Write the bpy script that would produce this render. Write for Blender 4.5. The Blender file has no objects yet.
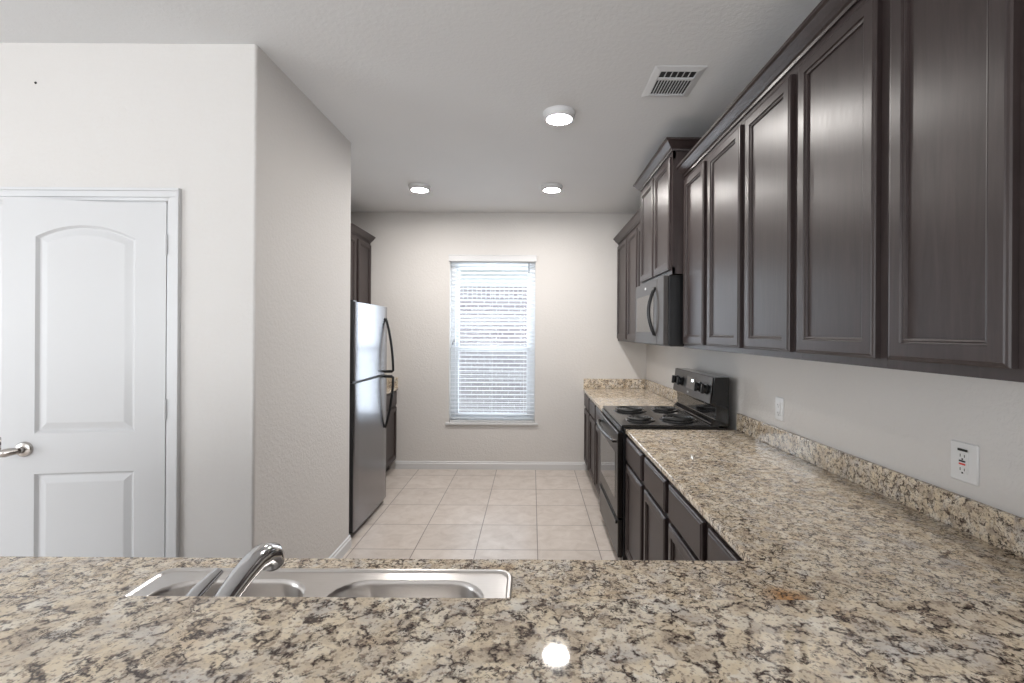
import bpy, bmesh, math, random
from mathutils import Vector, Matrix
random.seed(4)
PI = math.pi
SC = bpy.context.scene
COL = SC.collection

# ------------------------------------------------------------------ camera
PX, PY, FPX, ROLL, CAMH = 532.0, 332.0, 479.0, 0.0061, 1.49
cam_d = bpy.data.cameras.new('camera')
cam = bpy.data.objects.new('camera', cam_d); COL.objects.link(cam)
cam_d.sensor_fit = 'HORIZONTAL'; cam_d.sensor_width = 36.0
cam_d.lens = FPX / 1024.0 * 36.0
cam_d.shift_x = -(PX - 512.0) / 1024.0
cam_d.shift_y = -(341.5 - PY) / 1024.0
cam_d.clip_start = 0.02
cam.matrix_world = (Matrix.Translation((0, 0, CAMH)) @ Matrix.Rotation(PI / 2, 4, 'X')
                    @ Matrix.Rotation(ROLL, 4, 'Z'))
SC.camera = cam

# ------------------------------------------------------------------ world, exposure, daylight
w = bpy.data.worlds.new('sky'); SC.world = w; w.use_nodes = True
bg = w.node_tree.nodes['Background']
bg.inputs['Color'].default_value = (0.80, 0.90, 1.0, 1)
bg.inputs['Strength'].default_value = 3.5
SC.view_settings.view_transform = 'Standard'
SC.view_settings.look = 'None'
SC.view_settings.gamma = 1.0
SC.view_settings.use_curve_mapping = False
SC.view_settings.exposure = 0.07

def area(name, loc, rot, sx, sy, power, col):
    l = bpy.data.lights.new(name, 'AREA'); l.shape = 'RECTANGLE'; l.size = sx; l.size_y = sy
    l.energy = power; l.color = col
    o = bpy.data.objects.new(name, l); COL.objects.link(o)
    o.location = loc; o.rotation_euler = rot
    return o
# daylight coming in through the windows of the living room behind the camera
area('rear_window_daylight', (-2.3, -4.42, 1.45), (PI / 2, 0, 0), 2.6, 1.7, 57, (1.0, 0.97, 0.94))
area('rear_door_daylight', (0.35, -4.42, 1.25), (PI / 2, 0, 0), 1.5, 2.2, 46, (1.0, 0.97, 0.94))
area('side_window_daylight', (-4.92, -0.9, 1.45), (PI / 2, 0, -PI / 2), 2.6, 1.7, 40, (1.0, 0.98, 0.96))
area('kitchen_window_daylight', (-0.44, 5.45, 1.42), (-PI / 2, 0, 0), 0.84, 1.72, 23, (0.80, 0.90, 1.0))

# ------------------------------------------------------------------ geometry constants
CEIL, BACK, CT = 2.78, 5.19, 0.885
NEARX, FARX = 0.590, 0.558         # front edges of the right worktops
PEN = 1.277                        # aisle edge of the peninsula
R0, R1 = 3.0, 3.80                 # range, along Y
BARZ, BARY = 1.165, 0.585
PWY = 2.16                         # wall with the pantry doors
def xs(y): return 1.222 + 0.0275 * (BACK - y)      # face of the splash on the right wall
def xw(y): return xs(y) + 0.02                     # right wall

# ------------------------------------------------------------------ materials
def newmat(name):
    m = bpy.data.materials.new(name); m.use_nodes = True
    nt = m.node_tree; b = nt.nodes['Principled BSDF']
    return m, nt, b
def setp(b, **k):
    for n, v in k.items():
        n = n.replace('_', ' ')
        if n in b.inputs:
            if isinstance(v, tuple) and len(v) == 3: v = v + (1,)
            b.inputs[n].default_value = v
def coords(nt, scale=(1, 1, 1), rot=(0, 0, 0)):
    tc = nt.nodes.new('ShaderNodeTexCoord'); mp = nt.nodes.new('ShaderNodeMapping')
    mp.inputs['Scale'].default_value = scale; mp.inputs['Rotation'].default_value = rot
    nt.links.new(tc.outputs['Object'], mp.inputs['Vector'])
    return mp.outputs['Vector']
def noise(nt, vec, scale, detail=3, rough=0.5, dist=0):
    n = nt.nodes.new('ShaderNodeTexNoise'); n.inputs['Scale'].default_value = scale
    n.inputs['Detail'].default_value = detail; n.inputs['Roughness'].default_value = rough
    n.inputs['Distortion'].default_value = dist
    nt.links.new(vec, n.inputs['Vector']); return n.outputs['Fac']
def ramp(nt, fac, stops):
    r = nt.nodes.new('ShaderNodeValToRGB'); cr = r.color_ramp
    while len(cr.elements) < len(stops): cr.elements.new(0.5)
    for e, (p, c) in zip(cr.elements, stops):
        e.position = p; e.color = (c if isinstance(c, tuple) else (c, c, c)) + (1,)
    nt.links.new(fac, r.inputs['Fac']); return r.outputs['Color']
def mix(nt, fac, a, b, mode='MIX'):
    m = nt.nodes.new('ShaderNodeMix'); m.data_type = 'RGBA'; m.blend_type = mode
    for s, v in ((m.inputs[0], fac), (m.inputs[6], a), (m.inputs[7], b)):
        if hasattr(v, 'is_linked') or hasattr(v, 'links'): nt.links.new(v, s)
        elif isinstance(v, tuple): s.default_value = v + (1,)
        else: s.default_value = v
    return m.outputs[2]
def bump(nt, b, h, strength, dist=0.01):
    n = nt.nodes.new('ShaderNodeBump'); n.inputs['Strength'].default_value = strength
    n.inputs['Distance'].default_value = dist
    nt.links.new(h, n.inputs['Height']); nt.links.new(n.outputs['Normal'], b.inputs['Normal'])
def simple(name, col, rough=0.5, metal=0.0, **k):
    m, nt, b = newmat(name); setp(b, Base_Color=col, Roughness=rough, Metallic=metal, **k)
    return m, nt, b
def plaster(name, col, s=0.17, sc=55):
    m, nt, b = simple(name, col, 0.75)
    v = coords(nt)
    n1 = noise(nt, v, sc, 3, 0.55, 0.4)
    n2 = noise(nt, v, 2.2, 2)
    nt.links.new(mix(nt, n2, tuple(c * 0.975 for c in col), tuple(min(1, c * 1.02) for c in col)), b.inputs['Base Color'])
    bump(nt, b, ramp(nt, n1, [(0.42, 0.0), (0.6, 1.0)]), s, 0.004)
    return m
M = {}
M['wall'] = plaster('wall_paint', (0.70, 0.68, 0.66))
M['ceiling'] = plaster('ceiling_paint', (0.765, 0.77, 0.775), 0.12, 45)
M['white'] = simple('white_satin_paint', (0.685, 0.69, 0.70), 0.35)[0]
M['vinyl'] = simple('white_vinyl', (0.80, 0.82, 0.84), 0.4)[0]
M['plastic'] = simple('white_plastic', (0.78, 0.78, 0.78), 0.3)[0]
M['slot'] = simple('dark_slot', (0.02, 0.02, 0.02), 0.6)[0]
M['red'] = simple('red_button', (0.7, 0.05, 0.04), 0.4)[0]
M['black'] = simple('black_plastic', (0.012, 0.012, 0.013), 0.3)[0]
M['gloss'] = simple('black_enamel', (0.012, 0.012, 0.013), 0.08)[0]
M['coil'] = simple('burner_coil', (0.10, 0.10, 0.10), 0.3, 0.7)[0]
M['pan'] = simple('drip_pan', (0.03, 0.03, 0.03), 0.12, 0.3)[0]
M['chrome'] = simple('chrome', (0.62, 0.62, 0.63), 0.09, 1.0)[0]
M['nickel'] = simple('satin_nickel', (0.50, 0.47, 0.44), 0.25, 1.0)[0]
M['badge'] = simple('light_badge', (0.7, 0.7, 0.72), 0.25, 0.3)[0]
M['cord'] = simple('white_cord', (0.75, 0.75, 0.75), 0.7)[0]
M['ovenglass'] = simple('oven_glass', (0.03, 0.03, 0.032), 0.04, IOR=2.0)[0]
M['fridgeside'] = simple('fridge_side_enamel', (0.035, 0.036, 0.038), 0.45)[0]
M['shingle'] = plaster('roof_shingle', (0.16, 0.15, 0.14), 0.8, 12)
M['grass'] = plaster('lawn', (0.12, 0.15, 0.06), 0.8, 30)
M['soffit'] = simple('house_white_trim', (0.75, 0.75, 0.76), 0.6)[0]

def cabinet_mat():
    m, nt, b = simple('espresso_wood', (0.05, 0.04, 0.038), 0.33)
    v = coords(nt, (14, 14, 1.3))
    n = noise(nt, v, 3.0, 5, 0.6, 1.0)
    nt.links.new(ramp(nt, n, [(0.25, (0.026, 0.017, 0.0165)), (0.5, (0.037, 0.026, 0.025)), (0.8, (0.053, 0.038, 0.036))]), b.inputs['Base Color'])
    r = nt.nodes.new('ShaderNodeMapRange'); r.inputs['To Min'].default_value = 0.33; r.inputs['To Max'].default_value = 0.40
    nt.links.new(n, r.inputs['Value']); nt.links.new(r.outputs['Result'], b.inputs['Roughness'])
    tg = nt.nodes.new('ShaderNodeTangent'); tg.direction_type = 'RADIAL'; tg.axis = 'Z'
    nt.links.new(tg.outputs[0], b.inputs['Tangent']); b.inputs['Anisotropic'].default_value = 0.55
    bump(nt, b, n, 0.03, 0.002)
    return m
M['cab'] = cabinet_mat()

def brushed(name, col, rough, aniso_scale, st=0.05):
    m, nt, b = simple(name, col, rough, 1.0)
    v = coords(nt, aniso_scale)
    n = noise(nt, v, 6, 3)
    nt.links.new(mix(nt, n, tuple(c * 0.9 for c in col), tuple(min(1, c * 1.08) for c in col)), b.inputs['Base Color'])
    bump(nt, b, n, st, 0.001)
    return m
M['steel'] = brushed('brushed_steel', (0.27, 0.27, 0.285), 0.22, (1, 2, 60))
M['darksteel'] = brushed('dark_steel', (0.062, 0.057, 0.055), 0.33, (1, 2, 60))
M['slate'] = simple('slate_enamel', (0.06, 0.054, 0.052), 0.55, 0.0)[0]
M['sink'] = brushed('sink_steel', (0.60, 0.575, 0.555), 0.28, (3, 60, 3), 0.03)

def granite():
    m, nt, b = simple('speckled_granite', (0.6, 0.5, 0.4), 0.035)
    v0 = coords(nt)
    nn = nt.nodes.new('ShaderNodeTexNoise'); nn.inputs['Scale'].default_value = 30; nn.inputs['Detail'].default_value = 4
    nn.inputs['Roughness'].default_value = 0.65
    nt.links.new(v0, nn.inputs['Vector'])
    vm = nt.nodes.new('ShaderNodeVectorMath'); vm.operation = 'MULTIPLY_ADD'
    nt.links.new(nn.outputs['Color'], vm.inputs[0]); vm.inputs[1].default_value = (0.045, 0.045, 0.045)
    nt.links.new(v0, vm.inputs[2]); v = vm.outputs[0]
    patch = noise(nt, v, 26, 5, 0.65)
    base = ramp(nt, patch, [(0.34, (0.30, 0.24, 0.20)), (0.42, (0.56, 0.46, 0.35)), (0.49, (0.76, 0.64, 0.47)), (0.66, (0.88, 0.82, 0.71))])
    # pale crystals, each its own tone
    vc = nt.nodes.new('ShaderNodeTexVoronoi'); vc.inputs['Scale'].default_value = 42
    nt.links.new(v, vc.inputs['Vector'])
    base = mix(nt, 0.42, base, ramp(nt, vc.outputs['Color'], [(0.2, (0.50, 0.42, 0.34)), (0.5, (0.78, 0.66, 0.48)), (0.8, (0.86, 0.82, 0.75))]))
    grey = noise(nt, v0, 17, 3, 0.5)
    base = mix(nt, ramp(nt, grey, [(0.54, 0.0), (0.68, 0.6)]), base, (0.55, 0.53, 0.52))
    och = noise(nt, v0, 8.0, 3, 0.6)
    base = mix(nt, ramp(nt, och, [(0.60, 0.0), (0.74, 0.5)]), base, (0.58, 0.39, 0.20))
    dist = nt.nodes.new('ShaderNodeVectorMath'); dist.operation = 'DISTANCE'
    nt.links.new(v, dist.inputs[0]); dist.inputs[1].default_value = (0.61, 1.12, CT + 0.02)
    base = mix(nt, ramp(nt, dist.outputs['Value'], [(0.01, 0.85), (0.06, 0.0)]), base, (0.62, 0.30, 0.09))
    # broken brown seams between the crystals
    vo = nt.nodes.new('ShaderNodeTexVoronoi'); vo.feature = 'DISTANCE_TO_EDGE'; vo.inputs['Scale'].default_value = 42
    nt.links.new(v, vo.inputs['Vector'])
    vein = ramp(nt, vo.outputs['Distance'], [(0.02, 1.0), (0.14, 0.0)])
    msk = ramp(nt, noise(nt, v0, 48, 3, 0.65), [(0.48, 0.0), (0.56, 1.0)])
    base = mix(nt, mix(nt, 1.0, vein, msk, 'MULTIPLY'), base, (0.05, 0.034, 0.03))
    # clustered dark mineral flecks
    f1 = ramp(nt, noise(nt, v, 95, 4, 0.75), [(0.51, 0.0), (0.57, 1.0)])
    f1m = ramp(nt, noise(nt, v0, 32, 3, 0.6), [(0.50, 0.0), (0.57, 0.95)])
    base = mix(nt, mix(nt, 1.0, f1, f1m, 'MULTIPLY'), base, (0.05, 0.034, 0.03))
    f2 = ramp(nt, noise(nt, v0, 170, 2, 0.6), [(0.54, 0.0), (0.64, 0.75)])
    base = mix(nt, f2, base, (0.27, 0.20, 0.155))
    nt.links.new(base, b.inputs['Base Color'])
    return m
M['granite'] = granite()

def tiles():
    m, nt, b = simple('ceramic_floor_tile', (0.5, 0.46, 0.42), 0.3)
    tc = nt.nodes.new('ShaderNodeTexCoord'); mp = nt.nodes.new('ShaderNodeMapping')
    mp.inputs['Location'].default_value = (0.373 + 0.42 * 20, -3.275 + 0.42 * 30, 0)
    nt.links.new(tc.outputs['Object'], mp.inputs['Vector'])
    br = nt.nodes.new('ShaderNodeTexBrick'); br.offset = 0; br.squash = 1
    br.inputs['Scale'].default_value = 1
    br.inputs['Brick Width'].default_value = 0.42; br.inputs['Row Height'].default_value = 0.42
    br.inputs['Mortar Size'].default_value = 0.0035; br.inputs['Mortar Smooth'].default_value = 0.2
    br.inputs['Color1'].default_value = (1, 1, 1, 1); br.inputs['Color2'].default_value = (0.9, 0.9, 0.9, 1)
    br.inputs['Mortar'].default_value = (1, 1, 1, 1)
    nt.links.new(mp.outputs['Vector'], br.inputs['Vector'])
    v = coords(nt)
    n = noise(nt, v, 9, 5, 0.65, 0.6)
    t = ramp(nt, n, [(0.3, (0.52, 0.455, 0.405)), (0.5, (0.60, 0.535, 0.485)), (0.7, (0.66, 0.60, 0.55))])
    t = mix(nt, 1.0, t, br.outputs['Color'], 'MULTIPLY')
    c = mix(nt, br.outputs['Fac'], t, (0.22, 0.19, 0.17))
    nt.links.new(c, b.inputs['Base Color'])
    inv = nt.nodes.new('ShaderNodeMath'); inv.operation = 'SUBTRACT'; inv.inputs[0].default_value = 1
    nt.links.new(br.outputs['Fac'], inv.inputs[1]); bump(nt, b, inv.outputs[0], 0.4, 0.002)
    return m
M['tile'] = tiles()

def brick(name, rot):
    m, nt, b = simple(name, (0.5, 0.4, 0.4), 0.9)
    v = coords(nt, (1, 1, 1), rot)
    br = nt.nodes.new('ShaderNodeTexBrick'); br.inputs['Scale'].default_value = 1
    br.inputs['Brick Width'].default_value = 0.21; br.inputs['Row Height'].default_value = 0.078
    br.inputs['Mortar Size'].default_value = 0.010
    br.inputs['Color1'].default_value = (0.33, 0.29, 0.305, 1); br.inputs['Color2'].default_value = (0.42, 0.375, 0.38, 1)
    br.inputs['Mortar'].default_value = (0.58, 0.56, 0.57, 1)
    nt.links.new(v, br.inputs['Vector']); nt.links.new(br.outputs['Color'], b.inputs['Base Color'])
    return m
M['brick'] = brick('neighbour_brick', (-PI / 2, 0, 0))
M['soldier'] = brick('neighbour_soldier_brick', (-PI / 2, 0, PI / 2))

def emit(name, col, s):
    m, nt, b = simple(name, (0.8, 0.8, 0.8), 0.5)
    setp(b, Emission_Color=col, Emission_Strength=s); return m
M['lamp'] = emit('lamp_diffuser', (1.0, 0.955, 0.91), 375.0)
M['display'] = emit('clock_digits', (0.85, 0.95, 1.0), 3.0)

def glass(name, a):
    m = bpy.data.materials.new(name); m.use_nodes = True; nt = m.node_tree; nt.nodes.clear()
    out = nt.nodes.new('ShaderNodeOutputMaterial'); mx = nt.nodes.new('ShaderNodeMixShader')
    tr = nt.nodes.new('ShaderNodeBsdfTransparent'); gl = nt.nodes.new('ShaderNodeBsdfGlossy')
    gl.inputs['Roughness'].default_value = 0.02; mx.inputs[0].default_value = a
    nt.links.new(tr.outputs[0], mx.inputs[1]); nt.links.new(gl.outputs[0], mx.inputs[2]); nt.links.new(mx.outputs[0], out.inputs[0])
    return m
M['glass'] = glass('window_glass', 0.004)
def screen():
    m = bpy.data.materials.new('insect_mesh'); m.use_nodes = True; nt = m.node_tree; nt.nodes.clear()
    out = nt.nodes.new('ShaderNodeOutputMaterial'); mx = nt.nodes.new('ShaderNodeMixShader')
    tr = nt.nodes.new('ShaderNodeBsdfTransparent'); df = nt.nodes.new('ShaderNodeBsdfDiffuse')
    df.inputs['Color'].default_value = (0.45, 0.45, 0.47, 1); mx.inputs[0].default_value = 0.16
    nt.links.new(tr.outputs[0], mx.inputs[1]); nt.links.new(df.outputs[0], mx.inputs[2]); nt.links.new(mx.outputs[0], out.inputs[0])
    return m
M['screen'] = screen()
def slatmat():
    m, nt, b = simple('blind_slat', (0.74, 0.75, 0.77), 0.45)
    return m
M['slat'] = slatmat()

# ------------------------------------------------------------------ mesh helpers
def box(bm, x0, x1, y0, y1, z0, z1):
    vs = [bm.verts.new(p) for p in ((x0, y0, z0), (x1, y0, z0), (x1, y1, z0), (x0, y1, z0), (x0, y0, z1), (x1, y0, z1), (x1, y1, z1), (x0, y1, z1))]
    for f in ((0, 3, 2, 1), (4, 5, 6, 7), (0, 1, 5, 4), (1, 2, 6, 5), (2, 3, 7, 6), (3, 0, 4, 7)): bm.faces.new([vs[i] for i in f])
def obj(name, bm, mat, parent=None, bevel=0, smooth=False, seg=2, recalc=True):
    if recalc: bmesh.ops.recalc_face_normals(bm, faces=bm.faces)
    me = bpy.data.meshes.new(name); bm.to_mesh(me); bm.free()
    me.materials.append(M[mat] if isinstance(mat, str) else mat)
    o = bpy.data.objects.new(name, me); COL.objects.link(o)
    if parent is not None: o.parent = parent
    if smooth:
        for p in me.polygons: p.use_smooth = True
        try: me.set_sharp_from_angle(angle=math.radians(40))
        except Exception: pass
    if bevel:
        md = o.modifiers.new('bevel', 'BEVEL'); md.width = bevel; md.segments = seg
        md.limit_method = 'ANGLE'; md.angle_limit = math.radians(40)
    return o
def boxes(name, lst, mat, parent=None, bevel=0.0, **k):
    bm = bmesh.new()
    for b in lst: box(bm, *b)
    return obj(name, bm, mat, parent, bevel, **k)
def empty(name, loc, rz=0):
    o = bpy.data.objects.new(name, None); COL.objects.link(o); o.location = loc; o.rotation_euler = (0, 0, rz)
    o.empty_display_size = 0.1
    return o
def tag(o, label, cat, group=None):
    o['label'] = label; o['category'] = cat
    if group: o['group'] = group
    return o
def struct(o): o['kind'] = 'structure'; return o
def tube(bm, pts, radii, n=14, cap=True, flat=1.0):
    pts = [Vector(p) for p in pts]
    if not hasattr(radii, '__len__'): radii = [radii] * len(pts)
    t0 = (pts[1] - pts[0]).normalized()
    up = Vector((0, 0, 1)) if abs(t0.z) < 0.9 else Vector((1, 0, 0))
    nrm = (up - t0 * up.dot(t0)).normalized(); rings = []
    for i, p in enumerate(pts):
        t = (pts[min(i + 1, len(pts) - 1)] - pts[max(i - 1, 0)]).normalized()
        nrm = (nrm - t * nrm.dot(t)).normalized(); bn = t.cross(nrm)
        rings.append([bm.verts.new(p + (nrm * math.cos(2 * PI * k / n) * flat + bn * math.sin(2 * PI * k / n)) * radii[i]) for k in range(n)])
    for a, b in zip(rings, rings[1:]):
        for k in range(n): bm.faces.new((a[k], a[(k + 1) % n], b[(k + 1) % n], b[k]))
    if cap: bm.faces.new(rings[0][::-1]); bm.faces.new(rings[-1])
def lathe(bm, prof, mat=None, n=40):
    """prof: (r, z) list; closed at r = 0 ends"""
    mat = mat or Matrix(); rings = []
    for r, z in prof:
        if r < 1e-6: rings.append([bm.verts.new(mat @ Vector((0, 0, z)))])
        else: rings.append([bm.verts.new(mat @ Vector((r * math.cos(2 * PI * k / n), r * math.sin(2 * PI * k / n), z))) for k in range(n)])
    for a, b in zip(rings, rings[1:]):
        for k in range(n):
            q = [a[k % len(a)], a[(k + 1) % len(a)], b[(k + 1) % len(b)], b[k % len(b)]]
            u = []
            for x in q:
                if x not in u: u.append(x)
            if len(u) > 2: bm.faces.new(u)
def loft(bm, loops, capend=True, capstart=False):
    R = [[bm.verts.new(p) for p in l] for l in loops]; n = len(R[0])
    for a, b in zip(R, R[1:]):
        for k in range(n): bm.faces.new((a[k], a[(k + 1) % n], b[(k + 1) % n], b[k]))
    if capend: bm.faces.new(R[-1])
    if capstart: bm.faces.new(R[0][::-1])
    return R
def slab(bm, outer, holes, z0, z1):
    """prism with holes, polygons of (x, y)"""
    for z in (z0, z1):
        es = []
        for loop in [outer] + holes:
            vs = [bm.verts.new((x, y, z)) for x, y in loop]
            es += [bm.edges.new((vs[i], vs[(i + 1) % len(vs)])) for i in range(len(vs))]
        bmesh.ops.triangle_fill(bm, use_beauty=True, use_dissolve=False, edges=es)
    for loop in [outer] + holes:
        a = [bm.verts.new((x, y, z0)) for x, y in loop]; b = [bm.verts.new((x, y, z1)) for x, y in loop]
        for i in range(len(a)): bm.faces.new((a[i], a[(i + 1) % len(a)], b[(i + 1) % len(a)], b[i]))
    bmesh.ops.remove_doubles(bm, verts=bm.verts, dist=1e-5)
def rrect(x0, x1, y0, y1, r, n=6):
    out = []
    for cx, cy, a in ((x1 - r, y1 - r, 0), (x0 + r, y1 - r, 90), (x0 + r, y0 + r, 180), (x1 - r, y0 + r, 270)):
        for k in range(n + 1):
            t = math.radians(a + 90 * k / n); out.append((cx + r * math.cos(t), cy + r * math.sin(t)))
    return out

# ------------------------------------------------------------------ room shell
XL, YR = -5.0, -4.5
struct(boxes('floor', [(XL - 0.1, 1.8, YR - 0.1, BACK + 0.15, -0.1, 0)], 'tile'))
struct(boxes('ceiling', [(XL - 0.1, 1.8, YR - 0.1, BACK + 0.15, CEIL, CEIL + 0.12)], 'ceiling'))
# back wall with window opening
WX0, WX1, WZ0, WZ1 = -0.893, 0.033, 0.505, 2.285
bm = bmesh.new()
box(bm, -2.2, WX0, BACK, BACK + 0.15, 0, CEIL); box(bm, WX1, 1.6, BACK, BACK + 0.15, 0, CEIL)
box(bm, WX0, WX1, BACK, BACK + 0.15, 0, WZ0); box(bm, WX0, WX1, BACK, BACK + 0.15, WZ1, CEIL)
struct(obj('wall_back', bm, 'wall'))
bm = bmesh.new()
slab(bm, [(xw(BACK + .15), BACK + .15), (xw(YR), YR), (xw(YR) + 0.15, YR), (xw(BACK + .15) + 0.15, BACK + .15)], [], 0, CEIL)
struct(obj('wall_right', bm, 'wall'))
LW = -2.09
struct(boxes('wall_left', [(LW - 0.12, LW, 3.30, BACK, 0, CEIL)], 'wall'))
PX1 = -1.25
# pantry: partition beside the kitchen aisle and the wall behind it, one continuous wall
def arc(cx, cy, r, a0, a1, n=5):
    return [(cx + r * math.cos(math.radians(a0 + (a1 - a0) * k / n)), cy + r * math.sin(math.radians(a0 + (a1 - a0) * k / n))) for k in range(n + 1)]
bm = bmesh.new(); cr = 0.012
slab(bm, arc(PX1 - cr, PWY + cr, cr, -90, 0) + arc(PX1 - cr, 3.30 - cr, cr, 0, 90) + [(LW, 3.30), (LW, 3.18), (PX1 - 0.12, 3.18), (PX1 - 0.12, PWY + 0.12), (-1.64, PWY + 0.12), (-1.64, PWY)], [], 0, CEIL)
struct(obj('wall_partition', bm, 'wall'))
# pantry door wall, opening for two door leaves
OX1, LEAF = -1.640, 0.652
OX0 = OX1 - 2 * LEAF - 0.012; OZ = 2.068
bm = bmesh.new()
box(bm, XL, OX0, PWY, PWY + 0.12, 0, CEIL)
box(bm, OX0, OX1, PWY, PWY + 0.12, OZ, CEIL)
struct(obj('wall_pantry', bm, 'wall'))
struct(boxes('wall_pantry_back', [(OX0 - 0.3, LW - 0.12, 3.1, 3.2, 0, CEIL)], 'wall'))
# living room behind the camera
def wall_y(name, y0, y1, x0, x1, ops):
    bm = bmesh.new(); cur = x0
    for a, b, z0, z1 in ops:
        box(bm, cur, a, y0, y1, 0, CEIL); box(bm, a, b, y0, y1, z1, CEIL)
        if z0 > 0: box(bm, a, b, y0, y1, 0, z0)
        cur = b
    box(bm, cur, x1, y0, y1, 0, CEIL)
    return struct(obj(name, bm, 'wall'))
wall_y('wall_rear', YR - 0.12, YR, XL, 1.75, [(-3.6, -1.0, 0.6, 2.3), (-0.4, 1.1, 0.02, 2.25)])
bm = bmesh.new()
box(bm, XL - 0.12, XL, YR, -2.2, 0, CEIL); box(bm, XL - 0.12, XL, 0.4, PWY + 0.12, 0, CEIL)
box(bm, XL - 0.12, XL, -2.2, 0.4, 0, 0.6); box(bm, XL - 0.12, XL, -2.2, 0.4, 2.3, CEIL)
struct(obj('wall_far_left', bm, 'wall'))

def baseboard(name, p0, p1, nrm, h=0.085, t=0.014):
    p0, p1, nrm = Vector(p0), Vector(p1), Vector(nrm)
    prof = [(0, 0), (t, 0), (t, h * 0.72), (t * 0.6, h * 0.8), (t * 0.55, h * 0.94), (0.002, h), (0, h)]
    bm = bmesh.new()
    loft(bm, [[tuple(p + nrm * o + Vector((0, 0, z))) for o, z in prof] for p in (p0, p1)], True, True)
    return struct(obj(name, bm, 'white'))
baseboard('baseboard_back', (-1.47, BACK, 0), (0.60, BACK, 0), (0, -1, 0))
baseboard('baseboard_left', (PX1, PWY - 0.014, 0), (PX1, 3.302, 0), (1, 0, 0))
baseboard('baseboard_pantry', (OX1 + 0.058, PWY, 0), (PX1 + 0.0, PWY, 0), (0, -1, 0))

# pantry door casing and jamb
bm = bmesh.new()
cw = 0.057
for a, b, t in ((0, 0.016, 0.010), (0.016, 0.044, 0.016), (0.044, cw, 0.021)):
    box(bm, OX1 + a, OX1 + b, PWY - t, PWY, 0, OZ + a)
    box(bm, OX0 - b, OX0 - a, PWY - t, PWY, 0, OZ + a)
    box(bm, OX0 - b, OX1 + b, PWY - t, PWY, OZ + a, OZ + b)
struct(obj('trim_1', bm, 'white', bevel=0.002))
struct(boxes('trim_2', [(OX1 - 0.012, OX1, PWY, PWY + 0.12, 0, OZ), (OX0, OX0 + 0.012, PWY, PWY + 0.12, 0, OZ), (OX0, OX1, PWY, PWY + 0.12, OZ - 0.012, OZ)], 'white'))

def pantry_leaf(name, hinge, ang, side):
    """leaf hinged at local x = 0, extends to -x (side=-1) or +x (side=1); front faces -y"""
    W, Hh, T = LEAF - 0.014, 2.042, 0.035
    root = struct(empty(name, hinge, ang))
    def arch(ins, z0, z1, rise, x0, x1):
        xa, xb = x0 + ins, x1 - ins; n = 16
        hw = (x1 - x0) / 2; R = (hw * hw + rise * rise) / (2 * rise) if rise else 0
        cx = (x0 + x1) / 2; pts = [(xa, z0 + ins), (xb, z0 + ins)]
        for k in range(n + 1):
            x = xb + (xa - xb) * k / n
            z = z1 - ins if not rise else (z1 + rise - R) + math.sqrt(max((R - ins) ** 2 - (x - cx) ** 2, 0))
            pts.append((x, z))
        return pts
    m = 0.124
    panels = [(1.025, 1.880, 0.055), (0.22, 0.850, 0.0)]
    bm = bmesh.new(); es = []
    f = lambda p, y: (p[0] * side, y, p[1])
    loops = [[(0.0, 0), (W, 0), (W, Hh), (0, Hh)]]
    for z0, z1, r in panels: loops.append(arch(0, z0, z1, r, m, W - m))
    for L in loops:
        vs = [bm.verts.new(f(p, 0)) for p in L]
        es += [bm.edges.new((vs[i], vs[(i + 1) % len(vs)])) for i in range(len(vs))]
    bmesh.ops.triangle_fill(bm, use_beauty=True, use_dissolve=False, edges=es)
    for z0, z1, r in panels:
        loft(bm, [[f(p, d) for p in arch(i, z0, z1, r, m, W - m)] for i, d in ((0, 0), (0.010, 0.011), (0.016, 0.011), (0.042, 0.003), (0.046, 0.0025))])
    o = [(0, 0), (W, 0), (W, Hh), (0, Hh)]
    loft(bm, [[f(p, 0) for p in o], [f(p, T) for p in o]])
    bmesh.ops.remove_doubles(bm, verts=bm.verts, dist=1e-5)
    obj('door_leaf', bm, 'white', root)
    # lever handle
    hx = (W - 0.088) * side; hz = 0.958
    h = empty('door_handle', (hx, 0, hz)); h.parent = root
    bm = bmesh.new(); mt = Matrix.Rotation(PI / 2, 4, 'X')
    lathe(bm, [(0, -0.001), (0.033, -0.001), (0.033, 0.004), (0.028, 0.011), (0.014, 0.014), (0.012, 0.03), (0, 0.03)], mt)
    obj('rose', bm, 'nickel', h, smooth=True)
    bm = bmesh.new()
    tube(bm, [(0.012 * -side * -1, -0.032, 0.002), (0, -0.040, 0.002), (0.018 * side, -0.046, 0), (0.035 * side, -0.048, -0.004), (0.052 * side, -0.047, -0.007), (0.066 * side, -0.042, -0.007)],
         [0.010, 0.014, 0.017, 0.018, 0.015, 0.006], 16)
    obj('lever', bm, 'nickel', h, smooth=True)
    for z in (0.22, 1.12, 1.86):
        bm = bmesh.new(); tube(bm, [(0.003 * -side, -0.006, z - 0.045), (0.003 * -side, -0.006, z + 0.045)], 0.006, 10)
        obj('hinge', bm, 'white', root, smooth=True)
    return root
d1 = pantry_leaf('door_1', (OX1 - 0.006, PWY - 0.008, 0.012), math.radians(8.5), -1)
d2 = pantry_leaf('door_2', (OX0 + 0.006, PWY - 0.002, 0.012), 0, 1)
tag(d1, 'white two-panel arched pantry door standing slightly ajar beside the wall corner', 'door')
tag(d2, 'white two-panel pantry door closed at the left edge of the photo', 'door')
for o, l in ((d1, None), (d2, None)): o['kind'] = 'structure'

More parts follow.
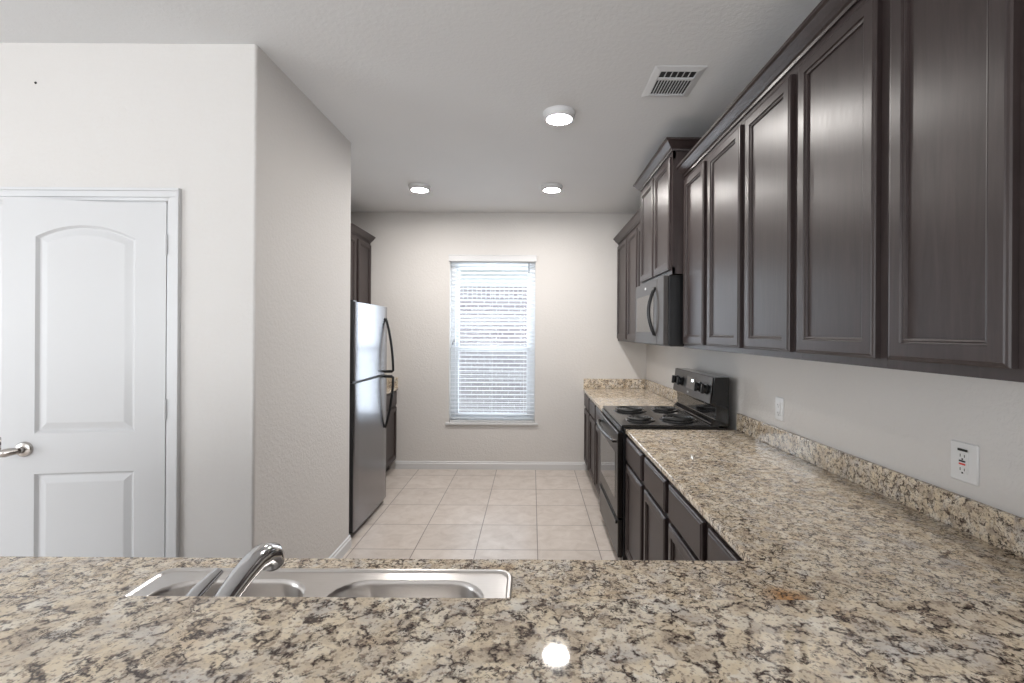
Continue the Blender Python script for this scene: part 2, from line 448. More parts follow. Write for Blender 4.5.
# ------------------------------------------------------------------ window
win = struct(empty('window_1', ((WX0 + WX1) / 2, BACK + 0.12, WZ0)))
hw, hh = (WX1 - WX0) / 2, WZ1 - WZ0
fw = 0.05; mr = 1.302 - WZ0   # meeting rail height
def ringbox(x0, x1, z0, z1, t, y0, y1):
    return [(x0, x0 + t, y0, y1, z0, z1), (x1 - t, x1, y0, y1, z0, z1), (x0 + t, x1 - t, y0, y1, z0, z0 + t), (x0 + t, x1 - t, y0, y1, z1 - t, z1)]
boxes('window_frame', ringbox(-hw, hw, 0, hh, fw, -0.03, 0.03), 'vinyl', win, 0.003)
for nm, z0, z1, yo in (('upper_sash', mr - 0.02, hh - fw, 0.004), ('lower_sash', fw, mr + 0.025, -0.022)):
    s = boxes(nm, ringbox(-hw + fw, hw - fw, z0, z1, 0.038, yo, yo + 0.02), 'vinyl', win, 0.003)
    boxes('pane', [(-hw + fw + 0.036, hw - fw - 0.036, yo + 0.008, yo + 0.012, z0 + 0.036, z1 - 0.036)], 'glass', s)
boxes('insect_screen', [(-hw + fw, hw - fw, 0.026, 0.027, fw, mr)], 'screen', win)
boxes('sash_lock', [(-0.03, 0.03, -0.03, -0.016, mr + 0.025, mr + 0.04)], 'vinyl', win, 0.002)
struct(boxes('trim_3', [(WX0 - 0.035, WX1 + 0.035, BACK - 0.022, BACK - 0.001, WZ0 - 0.022, WZ0), (WX0 + 0.001, WX1 - 0.001, BACK - 0.001, BACK + 0.088, WZ0 - 0.012, WZ0 + 0.001)], 'white', bevel=0.003))

bl = tag(empty('window_blind', ((WX0 + WX1) / 2, BACK + 0.035, WZ0)), 'white horizontal slat blind lowered and open in the kitchen window', 'blind')
boxes('valance', [(-hw - 0.012, hw + 0.012, -0.052, -0.037, hh - 0.035, hh + 0.036), (-hw - 0.014, hw + 0.014, -0.056, -0.037, hh + 0.026, hh + 0.036)], 'white', bl, 0.002)
boxes('head_rail', [(-hw + 0.006, hw - 0.006, -0.025, 0.025, hh - 0.045, hh - 0.002)], 'white', bl)
nsl = 40; ztop = hh - 0.065
for k in range(nsl):
    z = 0.045 + (ztop - 0.045) * k / (nsl - 1)
    bm = bmesh.new()
    sec = [(-0.025, -0.002), (-0.012, 0.0012), (0, 0.002), (0.012, 0.0012), (0.025, -0.002), (0.025, -0.0042), (0, -0.001), (-0.025, -0.0042)]
    a = math.radians(-7)
    q = [(y * math.cos(a) - zz * math.sin(a), y * math.sin(a) + zz * math.cos(a)) for y, zz in sec]
    loft(bm, [[(x, y, z + zz) for y, zz in q] for x in (-hw + 0.008, hw - 0.008)], True, True)
    obj('slat', bm, 'slat', bl)
boxes('bottom_rail', [(-hw + 0.008, hw - 0.008, -0.025, 0.025, 0.004, 0.022)], 'white', bl, 0.002)
for x in (-hw + 0.12, 0.0, hw - 0.12):
    bm = bmesh.new(); tube(bm, [(x, -0.027, 0.02), (x, -0.027, ztop + 0.02)], 0.0012, 6)
    obj('ladder_string', bm, 'cord', bl)
bm = bmesh.new(); tube(bm, [(-hw + 0.035, -0.034, 0.87), (-hw + 0.035, -0.034, ztop)], 0.0016, 6); tube(bm, [(-hw + 0.050, -0.034, 0.90), (-hw + 0.050, -0.034, ztop)], 0.0016, 6)
pc = obj('pull_cord', bm, 'cord', bl)
bm = bmesh.new()
for x, z in ((-hw + 0.035, 0.84), (-hw + 0.050, 0.87)): tube(bm, [(x, -0.034, z), (x, -0.034, z + 0.015), (x, -0.034, z + 0.035)], [0.007, 0.006, 0.002], 10)
obj('tassel', bm, simple('grey_tassel', (0.25, 0.25, 0.26), 0.5)[0], pc)
bm = bmesh.new(); tube(bm, [(hw - 0.07, -0.036, hh - 0.16), (hw - 0.07, -0.036, hh - 0.05)], 0.004, 8)
obj('tilt_wand', bm, 'slot', bl)

# neighbouring house seen through the window
nh = tag(empty('neighbouring_house', (-0.4, 8.2, -0.3)), 'pale brick house wall with white eaves outside the window', 'house')
boxes('brick_wall', [(-7, 7, 0, 0.2, 0, 2.35)], 'brick', nh)
boxes('soldier_course', [(-7, 7, -0.012, 0.0, 2.35, 2.56), (-7, 7, 0, 0.2, 2.35, 2.56)], 'soldier', nh)
boxes('frieze_board', [(-7, 7, -0.02, 0.2, 2.56, 2.86)], 'soffit', nh)
boxes('soffit', [(-7, 7, -0.45, 0.2, 2.86, 2.90)], 'soffit', nh)
boxes('fascia', [(-7, 7, -0.48, -0.45, 2.84, 3.05)], 'soffit', nh)
bm = bmesh.new(); loft(bm, [[(x, -0.5, 3.05), (x, -0.5, 3.09), (x, 3.0, 4.9), (x, 3.0, 4.86)] for x in (-7.2, 7.2)], True, True)
obj('roof', bm, 'shingle', nh)
struct(boxes('lawn', [(-12, 12, BACK + 0.16, 14, -0.35, -0.3)], 'grass'))

# ------------------------------------------------------------------ cabinets
def cab_door(parent, x0, x1, z0, z1, y=-0.02, name='door', fr=0.055):
    """frame-and-panel front in the cabinet's local space, front faces -y"""
    def rect(i, yy): return [(x0 + i, yy, z0 + i), (x1 - i, yy, z0 + i), (x1 - i, yy, z1 - i), (x0 + i, yy, z1 - i)]
    bm = bmesh.new()
    loft(bm, [rect(0, y + 0.0195), rect(0, y + 0.006), rect(0.003, y + 0.003), rect(0.008, y + 0.002), rect(0.011, y), rect(fr - 0.012, y),
              rect(fr - 0.0105, y + 0.005), rect(fr - 0.008, y + 0.006), rect(fr - 0.005, y + 0.0045), rect(fr - 0.001, y + 0.006), rect(fr, y + 0.0125)], False, True)
    d = obj(name, bm, 'cab', parent)
    bm = bmesh.new(); box(bm, x0 + fr - 0.001, x1 - fr + 0.001, y + 0.012, y + 0.016, z0 + fr - 0.001, z1 - fr + 0.001)
    obj('panel', bm, 'cab', d)
    return d
def drawer_front(parent, x0, x1, z0, z1, y=-0.02):
    def rect(i, yy): return [(x0 + i, yy, z0 + i), (x1 - i, yy, z0 + i), (x1 - i, yy, z1 - i), (x0 + i, yy, z1 - i)]
    bm = bmesh.new()
    loft(bm, [rect(0, y + 0.0195), rect(0, y + 0.007), rect(0.003, y + 0.004), rect(0.008, y + 0.003), rect(0.012, y)], True, True)
    return obj('drawer', bm, 'cab', parent)
def crown(parent, W, D, z, ret0=False, ret1=False, h=0.062, out=0.055):
    prof = [(0, 0), (0.008, 0), (0.010, 0.010), (0.018, 0.014), (0.030, 0.026), (0.042, 0.040), (0.046, 0.046), (out, 0.050), (out, h), (0, h)]
    path = []
    if ret0: path += [((0, D), (-1, 0)), ((0, 0), (-1, -1))]
    else: path += [((0, 0), (0, -1))]
    if ret1: path += [((W, 0), (1, -1)), ((W, D), (1, 0))]
    else: path += [((W, 0), (0, -1))]
    bm = bmesh.new()
    loft(bm, [[(p[0] + o * m[0], p[1] + o * m[1], z + u) for o, u in prof] for p, m in path], True, True)
    return obj('crown_molding', bm, 'cab', parent)
def upper(loc, rz, W, H, D, doors, label, ret0=False, ret1=False, name='wall_cabinet', group=None, zd0=0.025, zd1=0.035):
    r = tag(empty(name, loc, rz), label, 'cabinet', group)
    boxes('body', [(0.0005, W - 0.0005, 0.019, D, 0, H)], 'cab', r)
    xsx = [0] + [v for d in doors for v in d] + [W]
    st = [(0.0005 if i == 0 else xsx[i] - 0.01, W - 0.0005 if i == len(xsx) - 2 else xsx[i + 1] + 0.01, 0, 0.019, 0, H) for i in range(0, len(xsx), 2)]
    st += [(0.0005, W - 0.0005, 0.0003, 0.0187, 0, 0.04), (0.0005, W - 0.0005, 0.0003, 0.0187, H - 0.05, H)]
    boxes('face_frame', st, 'cab', r)
    for a, b in doors: cab_door(r, a, b, zd0, H - zd1)
    crown(r, W, D, H - 0.004, ret0, ret1)
    return r
UZ, UH, UX = 1.40, 1.047, 0.930
def right_upper(y_far, y_near, door_ys, label, z=UZ, h=UH, x=UX, depth=None, **k):
    """door_ys given as world (far, near) pairs"""
    D = (depth if depth else xw((y_far + y_near) / 2) - x) - 0.003 - 0.0275 * (y_far - y_near) / 2
    return upper((x, y_far, z), -PI / 2, y_far - y_near, h, D, [(y_far - a, y_far - b) for a, b in door_ys], label, **k)
right_upper(1.252, 0.872, [(1.231, 0.915)], 'dark brown single-door wall cabinet nearest the camera at the right edge')
right_upper(2.090, 1.252, [(2.065, 1.702), (1.657, 1.278)], 'dark brown two-door wall cabinet above the outlet with red button')
right_upper(2.929, 2.090, [(2.900, 2.563), (2.504, 2.115)], 'dark brown two-door wall cabinet directly in front of the raised microwave cabinet')
right_upper(0.872, 0.03, [(0.845, 0.47), (0.43, 0.06)], 'dark brown wall cabinet mostly cut off by the right edge of the photo')
right_upper(3.77, 2.93, [(3.72, 3.345), (3.315, 2.95)], 'taller raised dark brown two-door cabinet above the microwave', z=1.852, h=0.755, x=0.855, ret0=True, ret1=True)
right_upper(BACK - 0.002, 3.771, [(5.15, 4.67), (4.61, 4.21), (4.16, 3.80)], 'dark brown wall cabinet in the far right corner beyond the microwave', zd1=0.035)
upper((-1.755, 4.22, UZ), PI / 2, BACK - 0.002 - 4.22, UH, 0.33, [(0.03, 0.50), (0.575, 0.945)], 'dark brown wall cabinet high on the left beyond the refrigerator')

def base_cab(loc, rz, W, D, fronts, label, H=0.857, group=None, hollow=False):
    r = tag(empty('base_cabinet', loc, rz), label, 'cabinet', group)
    if hollow:
        boxes('body', [(0.0005, 0.018, 0.019, D, 0.10, H), (W - 0.018, W - 0.0005, 0.019, D, 0.10, H), (0.018, W - 0.018, 0.019, D, 0.10, 0.118), (0.018, W - 0.018, D - 0.012, D, 0.118, H)], 'cab', r)
    else: boxes('body', [(0.0005, W - 0.0005, 0.019, D, 0.10, H)], 'cab', r)
    boxes('toe_kick', [(0.0005, W - 0.0005, 0.07, D, 0.001, 0.0995)], 'cab', r)
    xsx = [0] + [v for d in fronts for v in d] + [W]
    st = [(0.0005 if i == 0 else xsx[i] - 0.01, W - 0.0005 if i == len(xsx) - 2 else xsx[i + 1] + 0.01, 0, 0.019, 0.10, H) for i in range(0, len(xsx), 2)]
    st += [(0.0005, W - 0.0005, 0.0003, 0.0187, 0.1, 0.13), (0.0005, W - 0.0005, 0.0003, 0.0187, H - 0.03, H), (0.0005, W - 0.0005, 0.0003, 0.0187, 0.67, 0.71)]
    boxes('face_frame', st, 'cab', r)
    for a, b in fronts:
        drawer_front(r, a, b, 0.700, 0.842)
        cab_door(r, a, b, 0.118, 0.678)
    return r
def right_base(yf, yn, fr, x, label):
    D = xw(yf) - x - 0.004
    return base_cab((x, yf, 0), -PI / 2, yf - yn, D, [(yf - a, yf - b) for a, b in fr], label)
right_base(R0 - 0.004, 2.07, [(2.965, 2.547), (2.485, 2.10)], 0.603, 'dark base cabinet with two drawers over two doors immediately in front of the range')
right_base(2.07, 1.31, [(2.04, 1.64), (1.59, 1.335)], 0.603, 'dark base cabinet tucked into the corner where the worktop meets the peninsula')
right_base(BACK - 0.003, R1 + 0.006, [(5.15, 4.74), (4.69, 4.28), (4.23, 3.84)], 0.585, 'dark base cabinet in the far right corner beyond the range')
base_cab((-1.47, 4.225, 0), PI / 2, BACK - 0.003 - 4.225, 0.615, [(0.03, 0.50), (0.55, 0.935)], 'dark base cabinet on the left between refrigerator and back wall')
for x_, w_, f_, l_, ho in ((0.60, 0.62, [(0.04, 0.58)], 'dark base cabinet of the peninsula between sink and right corner', False),
        (-0.02, 0.92, [(0.04, 0.44), (0.48, 0.88)], 'dark base cabinet of the peninsula directly under the sink', True),
        (-0.94, 0.93, [(0.04, 0.44), (0.49, 0.89)], 'dark base cabinet at the free left end of the peninsula', False)):
    base_cab((x_, PEN - 0.028, 0), PI, w_, PEN - 0.028 - 0.625, f_, l_, hollow=ho)

# ------------------------------------------------------------------ worktops
SX0, SX1, SY0, SY1 = -0.918, -0.043, 0.70, 1.207
bm = bmesh.new()
slab(bm, [(-1.92, 0.60), (xs(0.60) + 0.019, 0.60), (xs(R0) + 0.019, R0 - 0.003), (NEARX, R0 - 0.003), (NEARX, PEN), (-1.92, PEN)],
     [rrect(SX0 + 0.015, SX1 - 0.015, SY0 + 0.015, SY1 - 0.015, 0.03)], CT - 0.027, CT)
tag(obj('countertop', bm, 'granite', bevel=0.004), 'speckled cream granite worktop running from the range around onto the sink peninsula', 'countertop')
bm = bmesh.new()
slab(bm, [(FARX, R1 + 0.004), (xs(R1) + 0.019, R1 + 0.004), (xs(BACK) + 0.019, BACK - 0.001), (FARX, BACK - 0.001)], [], CT - 0.027, CT)
tag(obj('countertop', bm, 'granite', bevel=0.004), 'short granite worktop in the far right corner beyond the range', 'countertop')
bm = bmesh.new()
slab(bm, [(LW + 0.001, 4.222), (-1.445, 4.222), (-1.445, BACK - 0.001), (LW + 0.001, BACK - 0.001)], [], CT - 0.027, CT)
tag(obj('countertop', bm, 'granite', bevel=0.004), 'small granite worktop on the left just beyond the refrigerator', 'countertop')
def splash_y(y0, y1):
    bm = bmesh.new()
    slab(bm, [(xs(y0), y0), (xs(y0) + 0.019, y0), (xs(y1) + 0.019, y1), (xs(y1), y1)], [], CT + 0.0005, CT + 0.105)
    return obj('backsplash', bm, 'granite', bevel=0.003)
tag(splash_y(0.60, R0 - 0.003), 'low granite backsplash along the right wall below the two outlets', 'backsplash')
tag(splash_y(R1 + 0.004, BACK - 0.022), 'low granite backsplash on the right wall beyond the range', 'backsplash')
tag(boxes('backsplash', [(FARX + 0.004, xs(BACK) - 0.0005, BACK - 0.021, BACK - 0.001, CT + 0.0005, CT + 0.105)], 'granite', bevel=0.003), 'short granite backsplash on the back wall right of the window', 'backsplash')
tag(boxes('backsplash', [(LW + 0.001, -1.447, BACK - 0.021, BACK - 0.001, CT + 0.0005, CT + 0.105)], 'granite', bevel=0.003), 'short granite backsplash on the back wall behind the refrigerator', 'backsplash')

# raised breakfast bar
bm = bmesh.new(); slab(bm, [(-2.0, 0.18), (xw(0.18) - 0.002, 0.18), (xw(BARY) - 0.002, BARY), (-2.0, BARY)], [], BARZ - 0.032, BARZ)
tag(obj('bar_top', bm, 'granite', bevel=0.005, seg=3), 'raised speckled granite bar top filling the foreground', 'countertop')
struct(boxes('wall_bar', [(-1.92, xw(0.6) - 0.005, 0.44, 0.597, 0, BARZ - 0.033)], 'wall'))

# ------------------------------------------------------------------ sink and faucet
sk = tag(empty('kitchen_sink', ((SX0 + SX1) / 2, (SY0 + SY1) / 2, CT)), 'stainless steel double-bowl sink set into the peninsula worktop', 'sink')
ox, oy = sk.location.x, sk.location.y
B1 = (-0.868 - ox, -0.512 - ox, 0.80 - oy, 1.158 - oy); B2 = (-0.462 - ox, -0.104 - ox, 0.80 - oy, 1.158 - oy)
X0, X1, Y0, Y1 = SX0 - ox, SX1 - ox, SY0 - oy, SY1 - oy
bm = bmesh.new(); es = []
for L, z in ((rrect(X0 + 0.014, X1 - 0.014, Y0 + 0.014, Y1 - 0.014, 0.03), 0.004), (rrect(*B1, 0.085), 0.004), (rrect(*B2, 0.085), 0.004)):
    vs = [bm.verts.new((x, y, z)) for x, y in L]
    es += [bm.edges.new((vs[i], vs[(i + 1) % len(vs)])) for i in range(len(vs))]
bmesh.ops.triangle_fill(bm, use_beauty=True, use_dissolve=False, edges=es)
def rl(i, z): return [(x, y, z) for x, y in rrect(X0 + i, X1 - i, Y0 + i, Y1 - i, 0.035 - i * 0.3)]
loft(bm, [rl(0, 0.0006), rl(0.001, 0.005), rl(0.004, 0.008), rl(0.010, 0.008)] + [[(x, y, 0.004) for x, y in rrect(X0 + 0.014, X1 - 0.014, Y0 + 0.014, Y1 - 0.014, 0.03)]], False)
bmesh.ops.remove_doubles(bm, verts=bm.verts, dist=1e-5)
obj('rim', bm, 'sink', sk, smooth=True, recalc=True)
for B in (B1, B2):
    bm = bmesh.new()
    def bl_(i, z, r): return [(x, y, z) for x, y in rrect(B[0] + i, B[1] - i, B[2] + i, B[3] - i, r)]
    loft(bm, [bl_(0, 0.004, 0.085), bl_(0.003, 0.001, 0.083), bl_(0.007, -0.008, 0.08), bl_(0.016, -0.12, 0.075), bl_(0.03, -0.15, 0.07), bl_(0.06, -0.165, 0.05)], True)
    for f in bm.faces: f.normal_flip()
    b_ = obj('bowl', bm, 'sink', sk, smooth=True, recalc=False)
    bm = bmesh.new(); lathe(bm, [(0, -0.1645), (0.03, -0.1645), (0.045, -0.161), (0.047, -0.164)], Matrix.Translation(((B[0] + B[1]) / 2, (B[2] + B[3]) / 2, 0)))
    obj('drain', bm, 'chrome', b_, smooth=True)
fc = tag(empty('faucet', (-0.547, 0.765, CT + 0.0085)), 'chrome kitchen faucet with curved spout and lever behind the bar', 'faucet')
bm = bmesh.new()
loft(bm, [[(x, y, z) for x, y in rrect(-0.12 + i, 0.12 - i, -0.028 + i, 0.028 - i, 0.027 - i)] for i, z in ((0, -0.004), (0, 0.006), (0.005, 0.010))], True, True)
obj('base_plate', bm, 'chrome', fc, smooth=True)
bm = bmesh.new(); lathe(bm, [(0, 0.009), (0.027, 0.009), (0.027, 0.03), (0.023, 0.05), (0.021, 0.075), (0.0, 0.078)])
obj('body', bm, 'chrome', fc, smooth=True)
bm = bmesh.new()
sp = [(0, -0.005, 0.06), (0, 0.02, 0.088), (0, 0.06, 0.105), (0, 0.10, 0.122), (0, 0.14, 0.135), (0, 0.18, 0.144), (0.001, 0.21, 0.144), (0.002, 0.235, 0.134), (0.003, 0.246, 0.117)]
tube(bm, sp, [0.017, 0.0178, 0.019, 0.020, 0.0215, 0.023, 0.025, 0.026, 0.0245], 24)
obj('spout', bm, 'chrome', fc, smooth=True)
bm = bmesh.new(); lathe(bm, [(0, 0), (0.0205, 0), (0.0205, -0.006), (0.012, -0.010), (0, -0.010)], Matrix.Translation((0.003, 0.248, 0.1145)) @ Matrix.Rotation(math.radians(38), 4, 'X'))
obj('aerator', bm, simple('aerator_grey', (0.25, 0.24, 0.23), 0.3, 0.7)[0], fc, smooth=True)
lv = empty('lever_handle', (-0.058, 0, 0)); lv.parent = fc
bm = bmesh.new(); lathe(bm, [(0, 0.009), (0.021, 0.009), (0.020, 0.04), (0.018, 0.062), (0.0, 0.07)]); obj('hub', bm, 'chrome', lv, smooth=True)
bm = bmesh.new(); tube(bm, [(0, -0.004, 0.058), (-0.003, 0.03, 0.085), (-0.004, 0.07, 0.110), (0.000, 0.11, 0.126), (0.006, 0.155, 0.140)], [0.014, 0.013, 0.013, 0.014, 0.010], 18, flat=0.8)
obj('lever', bm, 'chrome', lv, smooth=True)

fc.scale = (1, 1, 0.955)

# ------------------------------------------------------------------ refrigerator (front faces +X)
FY0, FW, FX = 3.42, 0.765, -1.262
fr = tag(empty('refrigerator', (FX, FY0, 0), PI / 2), 'stainless steel top-freezer refrigerator with black bow handles left of the aisle', 'refrigerator')
boxes('cabinet', [(0, FW, 0.055, 0.76, 0.025, 1.685)], 'fridgeside', fr, 0.004)
boxes('kick_grille', [(0.01, FW - 0.01, 0.065, 0.085, 0.001, 0.028)], 'black', fr)
def fdoor(name, z0, z1):
    n = 8
    face = [(0.012 + (FW - 0.024) * k / n, 0.002 - 0.006 * math.sin(PI * k / n)) for k in range(0, n + 1)]
    bm = bmesh.new()
    prof = [(0, 0.048), (0.0, 0.012), (0.006, 0.005)] + [(x, y + 0.003) for x, y in face] + [(FW - 0.006, 0.005), (FW, 0.012), (FW, 0.048)]
    loft(bm, [[(x, y, z) for x, y in prof] for z in (z0, z1)], True, True)
    d = obj(name, bm, 'fridgeside', fr, 0.002)
    bm = bmesh.new()
    prof = [(0.0015, 0.010), (0.005, 0.004)] + face + [(FW - 0.005, 0.004), (FW - 0.0015, 0.010)]
    back = [(FW - 0.012, 0.012), (0.012, 0.012)]
    loft(bm, [[(x, y, z) for x, y in prof + back] for z in (z0 + 0.002, z1 - 0.002)], True, True)
    p = obj('front_panel', bm, 'steel', d, smooth=True); p['label'] = 'brushed stainless steel front'
    return d
fz = fdoor('freezer_door', 1.128, 1.700)
fd = fdoor('fridge_door', 0.045, 1.112)
for z0, z1 in ((1.113, 1.127),):
    boxes('door_gasket', [(0.008, FW - 0.008, 0.02, 0.054, z0, z1)], 'black', fr)
def bow(z_tip, z_mid, z_att, parent):
    hx = FW - 0.062; bm = bmesh.new(); n = 14; pts = []
    for k in range(n + 1):
        t = k / n; out = 0.062 * math.sin(t * PI * 0.5) ** 0.8
        pts.append((hx + 0.018 * t, -0.002 - out, z_tip + (z_mid - z_tip) * t))
    pts.append((hx + 0.018, -0.052, z_att)); pts.append((hx + 0.018, 0.002, z_att))
    tube(bm, pts, [0.011] * (n + 1) + [0.012, 0.012], 12)
    return obj('handle', bm, 'black', parent, smooth=True)
bow(1.60, 1.150, 1.142, fz)
bow(0.66, 1.090, 1.098, fd)
for z, p in ((1.70, fz),):
    boxes('hinge_cover', [(0.01, 0.08, 0.02, 0.10, 1.70, 1.712)], 'black', fr, 0.003)
bm = bmesh.new(); lathe(bm, [(0, 0), (0.016, 0), (0.016, 0.002), (0, 0.0025)], Matrix.Translation((0.07, 0.0005, 1.62)) @ Matrix.Rotation(PI / 2, 4, 'X'), 24)
obj('badge', bm, 'badge', fz)

# ------------------------------------------------------------------ range (front faces -X): local x -> -Y, y -> +X
RW = R1 - R0
rg = tag(empty('range_stove', (0.578, R1, 0), -PI / 2), 'dark steel electric coil range with rear control panel between the worktops', 'stove')
boxes('body', [(0.001, RW - 0.001, 0.0, 0.64, 0.05, 0.895)], 'black', rg, 0.003)
boxes('foot_base', [(0.03, RW - 0.03, 0.04, 0.6, 0.001, 0.052)], 'black', rg)
bm = bmesh.new(); box(bm, 0.0, RW, -0.012, 0.60, 0.895, 0.910)
obj('cooktop', bm, 'gloss', rg, 0.005, seg=3)
od = boxes('oven_door', [(0.006, RW - 0.006, -0.036, -0.001, 0.325, 0.860)], 'darksteel', rg, 0.005)
boxes('oven_window', [(0.09, RW - 0.09, -0.0375, -0.034, 0.42, 0.72)], 'ovenglass', od)
bm = bmesh.new(); n = 12
pts = [(0.05, -0.030, 0.800)] + [(0.05 + (RW - 0.10) * k / n, -0.055 - 0.028 * math.sin(PI * k / n), 0.800 + 0.008 * math.sin(PI * k / n)) for k in range(n + 1)] + [(RW - 0.05, -0.030, 0.800)]
tube(bm, pts, 0.012, 12)
obj('handle', bm, 'darksteel', od, smooth=True)
boxes('vent_strip', [(0.01, RW - 0.01, -0.02, 0.0, 0.866, 0.893)], 'black', rg, 0.002)
dw = boxes('storage_drawer', [(0.006, RW - 0.006, -0.032, -0.001, 0.075, 0.312)], 'darksteel', rg, 0.005)
boxes('drawer_lip', [(0.03, RW - 0.03, -0.044, -0.030, 0.280, 0.302)], 'black', dw, 0.004)
# burners (world X, Y, radius)
for bx, by, r in ((0.735, 3.575, 0.104), (1.0, 3.60, 0.084), (0.725, 3.195, 0.080), (0.985, 3.21, 0.108)):
    lx, ly = R1 - by, bx - 0.578
    br_ = empty('burner', (lx, ly, 0.910)); br_.parent = rg
    bm = bmesh.new(); lathe(bm, [(r + 0.018, 0.0), (r + 0.017, 0.004), (r + 0.006, 0.006), (r + 0.002, 0.002), (r * 0.3, -0.0), (0, 0.0)])
    obj('drip_pan', bm, 'pan', br_, smooth=True)
    bm = bmesh.new(); turns = 4 if r > 0.09 else 3; m_ = turns * 28; pts = []
    for k in range(m_ + 1):
        t = k / m_; rr = 0.022 + (r - 0.022) * t; a = 2 * PI * turns * t
        pts.append((rr * math.cos(a), rr * math.sin(a), 0.013))
    tube(bm, pts, 0.0062, 8)
    obj('coil', bm, 'coil', br_, smooth=True)
# backguard: side profile in local (y, z) extruded along x
def prism_x(prof, x0, x1):
    bm = bmesh.new(); loft(bm, [[(x, y, z) for y, z in prof] for x in (x0, x1)], True, True); return bm
obj('backguard', prism_x([(0.565, 0.905), (0.66, 0.905), (0.66, 1.212), (0.567, 1.212), (0.548, 1.040), (0.575, 1.025), (0.578, 0.945), (0.548, 0.922), (0.545, 0.905)], 0.002, RW - 0.002), 'gloss', rg, 0.003)
cp = obj('control_panel', prism_x([(0.5635, 1.209), (0.545, 1.046), (0.541, 1.047), (0.5595, 1.211), ], 0.008, RW - 0.008), 'darksteel', rg)
pa = math.atan2(0.0185, 0.163)
def on_panel(x, z):  # point + rotation on the slanted control panel
    return Matrix.Translation((x, 0.541 + (z - 1.047) * 0.1135, z)) @ Matrix.Rotation(-pa, 4, 'X')
for kx in (0.075, 0.205, 0.585, 0.715):
    k_ = bmesh.new(); mt = on_panel(kx, 1.128) @ Matrix.Rotation(PI / 2, 4, 'X')
    lathe(k_, [(0, 0), (0.034, 0), (0.034, 0.008), (0.027, 0.010), (0.025, 0.026), (0, 0.028)], mt, 28)
    kb = obj('knob', k_, 'black', cp, smooth=True)
    g = bmesh.new(); box(g, -0.007, 0.007, -0.038, -0.02, -0.030, 0.030)
    bmesh.ops.transform(g, matrix=on_panel(kx, 1.128), verts=g.verts); obj('grip', g, 'black', kb, 0.002)
g = bmesh.new(); box(g, 0.31, 0.49, -0.002, 0.002, -0.035, 0.05)
bmesh.ops.transform(g, matrix=on_panel(0, 1.128), verts=g.verts); dp = obj('clock_display', g, 'ovenglass', cp)
g = bmesh.new()
for i in range(3): box(g, 0.415 + i * 0.014, 0.424 + i * 0.014, -0.003, -0.0015, 0.018, 0.036)
bmesh.ops.transform(g, matrix=on_panel(0, 1.128), verts=g.verts); obj('clock_digits', g, 'display', dp)
g = bmesh.new(); lathe(g, [(0, 0), (0.012, 0), (0.012, 0.002), (0, 0.002)], on_panel(0.36, 1.068) @ Matrix.Rotation(PI / 2, 4, 'X') @ Matrix.Diagonal((1.3, 0.6, 1, 1)), 20)
obj('badge', g, 'badge', cp)

# ------------------------------------------------------------------ microwave
MY1, MY0, MX = 3.765, 2.96, 0.812
mw = tag(empty('microwave', (MX, MY1, 1.410), -PI / 2), 'over-the-range microwave in dark steel mounted below the raised cabinet', 'microwave')
MW, MH = MY1 - MY0, 0.438
boxes('body', [(0, MW, 0.032, 0.40, 0.0, MH)], 'black', mw, 0.003)
boxes('bottom_vent', [(0.05, MW - 0.05, 0.06, 0.30, -0.006, 0.001)], 'slate', mw)
dr = boxes('door', [(0.002, MW - 0.16, 0.0, 0.031, 0.004, MH - 0.003)], 'slate', mw, 0.004)
boxes('door_window', [(0.05, MW - 0.24, -0.0015, 0.002, 0.085, MH - 0.095)], 'ovenglass', dr)
boxes('control_strip', [(MW - 0.158, MW - 0.002, 0.0, 0.031, 0.004, MH - 0.003)], 'slate', mw, 0.004)
bm = bmesh.new(); n = 14
tube(bm, [(MW - 0.195, 0.002, 0.07)] + [(MW - 0.195, -0.010 - 0.036 * math.sin(PI * k / n), 0.07 + 0.30 * k / n) for k in range(n + 1)] + [(MW - 0.195, 0.002, 0.37)], 0.012, 12)
obj('handle', bm, 'black', dr, smooth=True)
g = bmesh.new(); lathe(g, [(0, 0), (0.012, 0), (0.012, 0.002), (0, 0.002)], Matrix.Translation((0.33, 0.0, MH - 0.045)) @ Matrix.Rotation(PI / 2, 4, 'X') @ Matrix.Diagonal((1.6, 0.7, 1, 1)), 20)
obj('badge', g, 'badge', dr)

# ------------------------------------------------------------------ outlets on the right wall
th = math.atan(0.0275)
def outlet(y, z, wd, gfci, label):
    # local: x -> -Y (towards camera), front -y -> -X
    r = tag(empty('wall_outlet', (xw(y) - 0.0005, y, z), -PI / 2 + th), label, 'outlet')
    h = 0.122
    bm = bmesh.new()
    loft(bm, [[(x, yy, zz) for x, zz in rrect(-wd / 2 + i, wd / 2 - i, -h / 2 + i, h / 2 - i, 0.006)] for i, yy in ((0, 0), (0, -0.003), (0.003, -0.006))], True, True)
    p = obj('cover_plate', bm, 'plastic', r)
    f_ = boxes('receptacle', [(-0.017, 0.017, -0.009, -0.005, -0.034, 0.034)], 'plastic', r, 0.001)
    sl = []
    for zc in (0.020, -0.022): sl += [(-0.008, -0.006, -0.0095, -0.008, zc - 0.004, zc + 0.005), (0.006, 0.008, -0.0095, -0.008, zc - 0.004, zc + 0.004), (-0.0025, 0.0025, -0.0095, -0.008, zc - 0.013, zc - 0.008)]
    boxes('slots', sl, 'slot', f_)
    if gfci:
        boxes('test_button', [(-0.010, 0.010, -0.011, -0.008, 0.001, 0.006)], 'slot', r)
        boxes('reset_button', [(-0.010, 0.010, -0.011, -0.008, -0.008, -0.003)], 'red', r)
        boxes('load_marking', [(-0.016, 0.016, -0.0096, -0.008, 0.034, 0.041)], 'slot', r)
    return r
outlet(2.535, 1.092, 0.075, False, 'white double outlet on the right wall closer to the range')
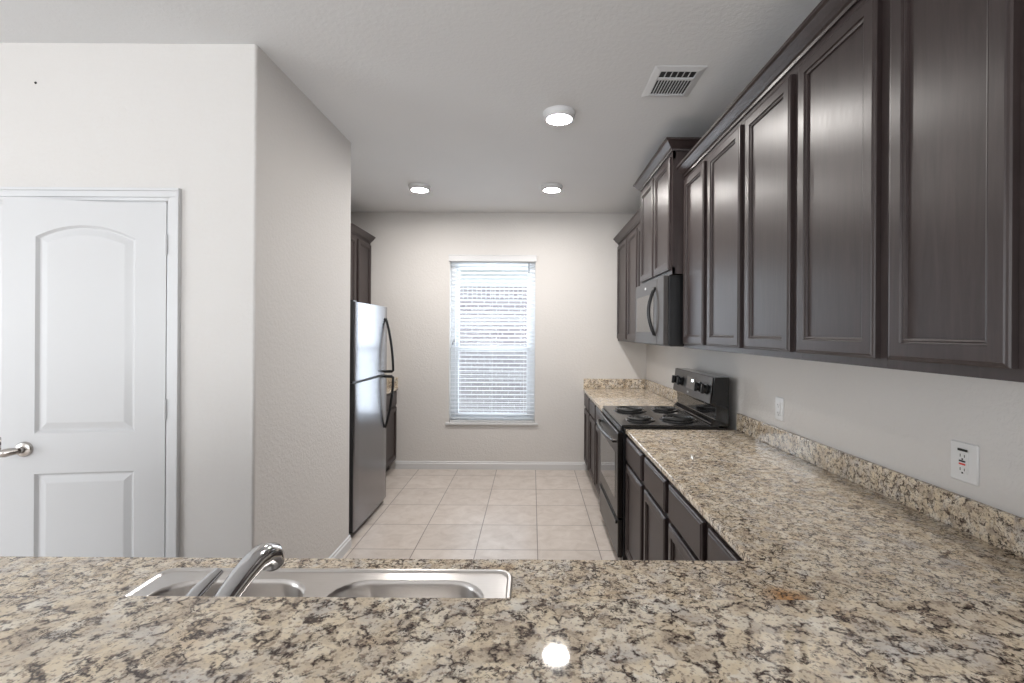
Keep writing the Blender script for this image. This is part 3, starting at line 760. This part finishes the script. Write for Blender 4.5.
outlet(1.483, 1.095, 0.092, True, 'white outlet with a red reset button on the right wall nearest the camera')

# ------------------------------------------------------------------ ceiling fixtures
def lamp(x, y, label):
    r = tag(empty('ceiling_light', (x, y, CEIL)), label, 'ceiling light', 'round ceiling lights')
    bm = bmesh.new(); lathe(bm, [(0.0, 0), (0.096, 0), (0.096, -0.008), (0.088, -0.034), (0.080, -0.041), (0.072, -0.040), (0.071, -0.03)], n=48)
    obj('housing', bm, 'white', r, smooth=True)
    bm = bmesh.new(); lathe(bm, [(0.0725, -0.036), (0.06, -0.040), (0.03, -0.042), (0, -0.043)], n=48)
    obj('diffuser', bm, 'lamp', r, smooth=True, recalc=True)
    return r
lamp(0.153, 2.82, 'round white ceiling light nearest the camera, lit')
lamp(0.168, 4.23, 'small lit round ceiling light in the far row, directly beyond the near one')
lamp(-1.005, 4.25, 'small lit round ceiling light in the far row, above the refrigerator side')

vx0, vx1, vy0, vy1 = 0.590, 0.840, 2.312, 2.615
vt = tag(empty('ceiling_vent', ((vx0 + vx1) / 2, (vy0 + vy1) / 2, CEIL)), 'white metal air register with dark slots in the ceiling near the wall cabinets', 'vent')
a, b_ = (vx1 - vx0) / 2, (vy1 - vy0) / 2
def ring3(i, z): return [(-a + i, -b_ + i, z), (a - i, -b_ + i, z), (a - i, b_ - i, z), (-a + i, b_ - i, z)]
bm = bmesh.new(); loft(bm, [ring3(0, 0), ring3(0, -0.003), ring3(0.03, -0.010), ring3(0.036, -0.010), ring3(0.036, 0)], False)
obj('frame', bm, 'white', vt)
boxes('duct_backing', [(-a + 0.03, a - 0.03, -b_ + 0.03, b_ - 0.03, -0.002, -0.0005)], 'slot', vt)
boxes('divider', [(-a + 0.034, a - 0.034, -b_ + 0.100, -b_ + 0.118, -0.010, -0.003)], 'white', vt)
ns = 12
for k in range(1, ns):
    x = -a + 0.036 + (2 * a - 0.072) * k / ns
    bm = bmesh.new()
    for y0, y1 in ((-b_ + 0.034, -b_ + 0.1), (-b_ + 0.118, b_ - 0.034)):
        if y0 < -b_ + 0.05 and k % 2: continue
        loft(bm, [[(x - 0.005, y, -0.0095), (x - 0.003, y, -0.0105), (x + 0.004, y, -0.004), (x + 0.002, y, -0.003)] for y in (y0, y1)], True, True)
    obj('slat', bm, 'white', vt)
# small dark nail hole high on the pantry wall
nm = bmesh.new(); lathe(nm, [(0, 0), (0.006, 0), (0.003, 0.004), (0, 0.004)], Matrix.Translation((-2.245, PWY, 2.60)) @ Matrix.Rotation(PI / 2, 4, 'X'), 12)
tag(obj('wall_nail', nm, 'slot'), 'tiny dark nail high on the wall above the pantry door', 'nail')
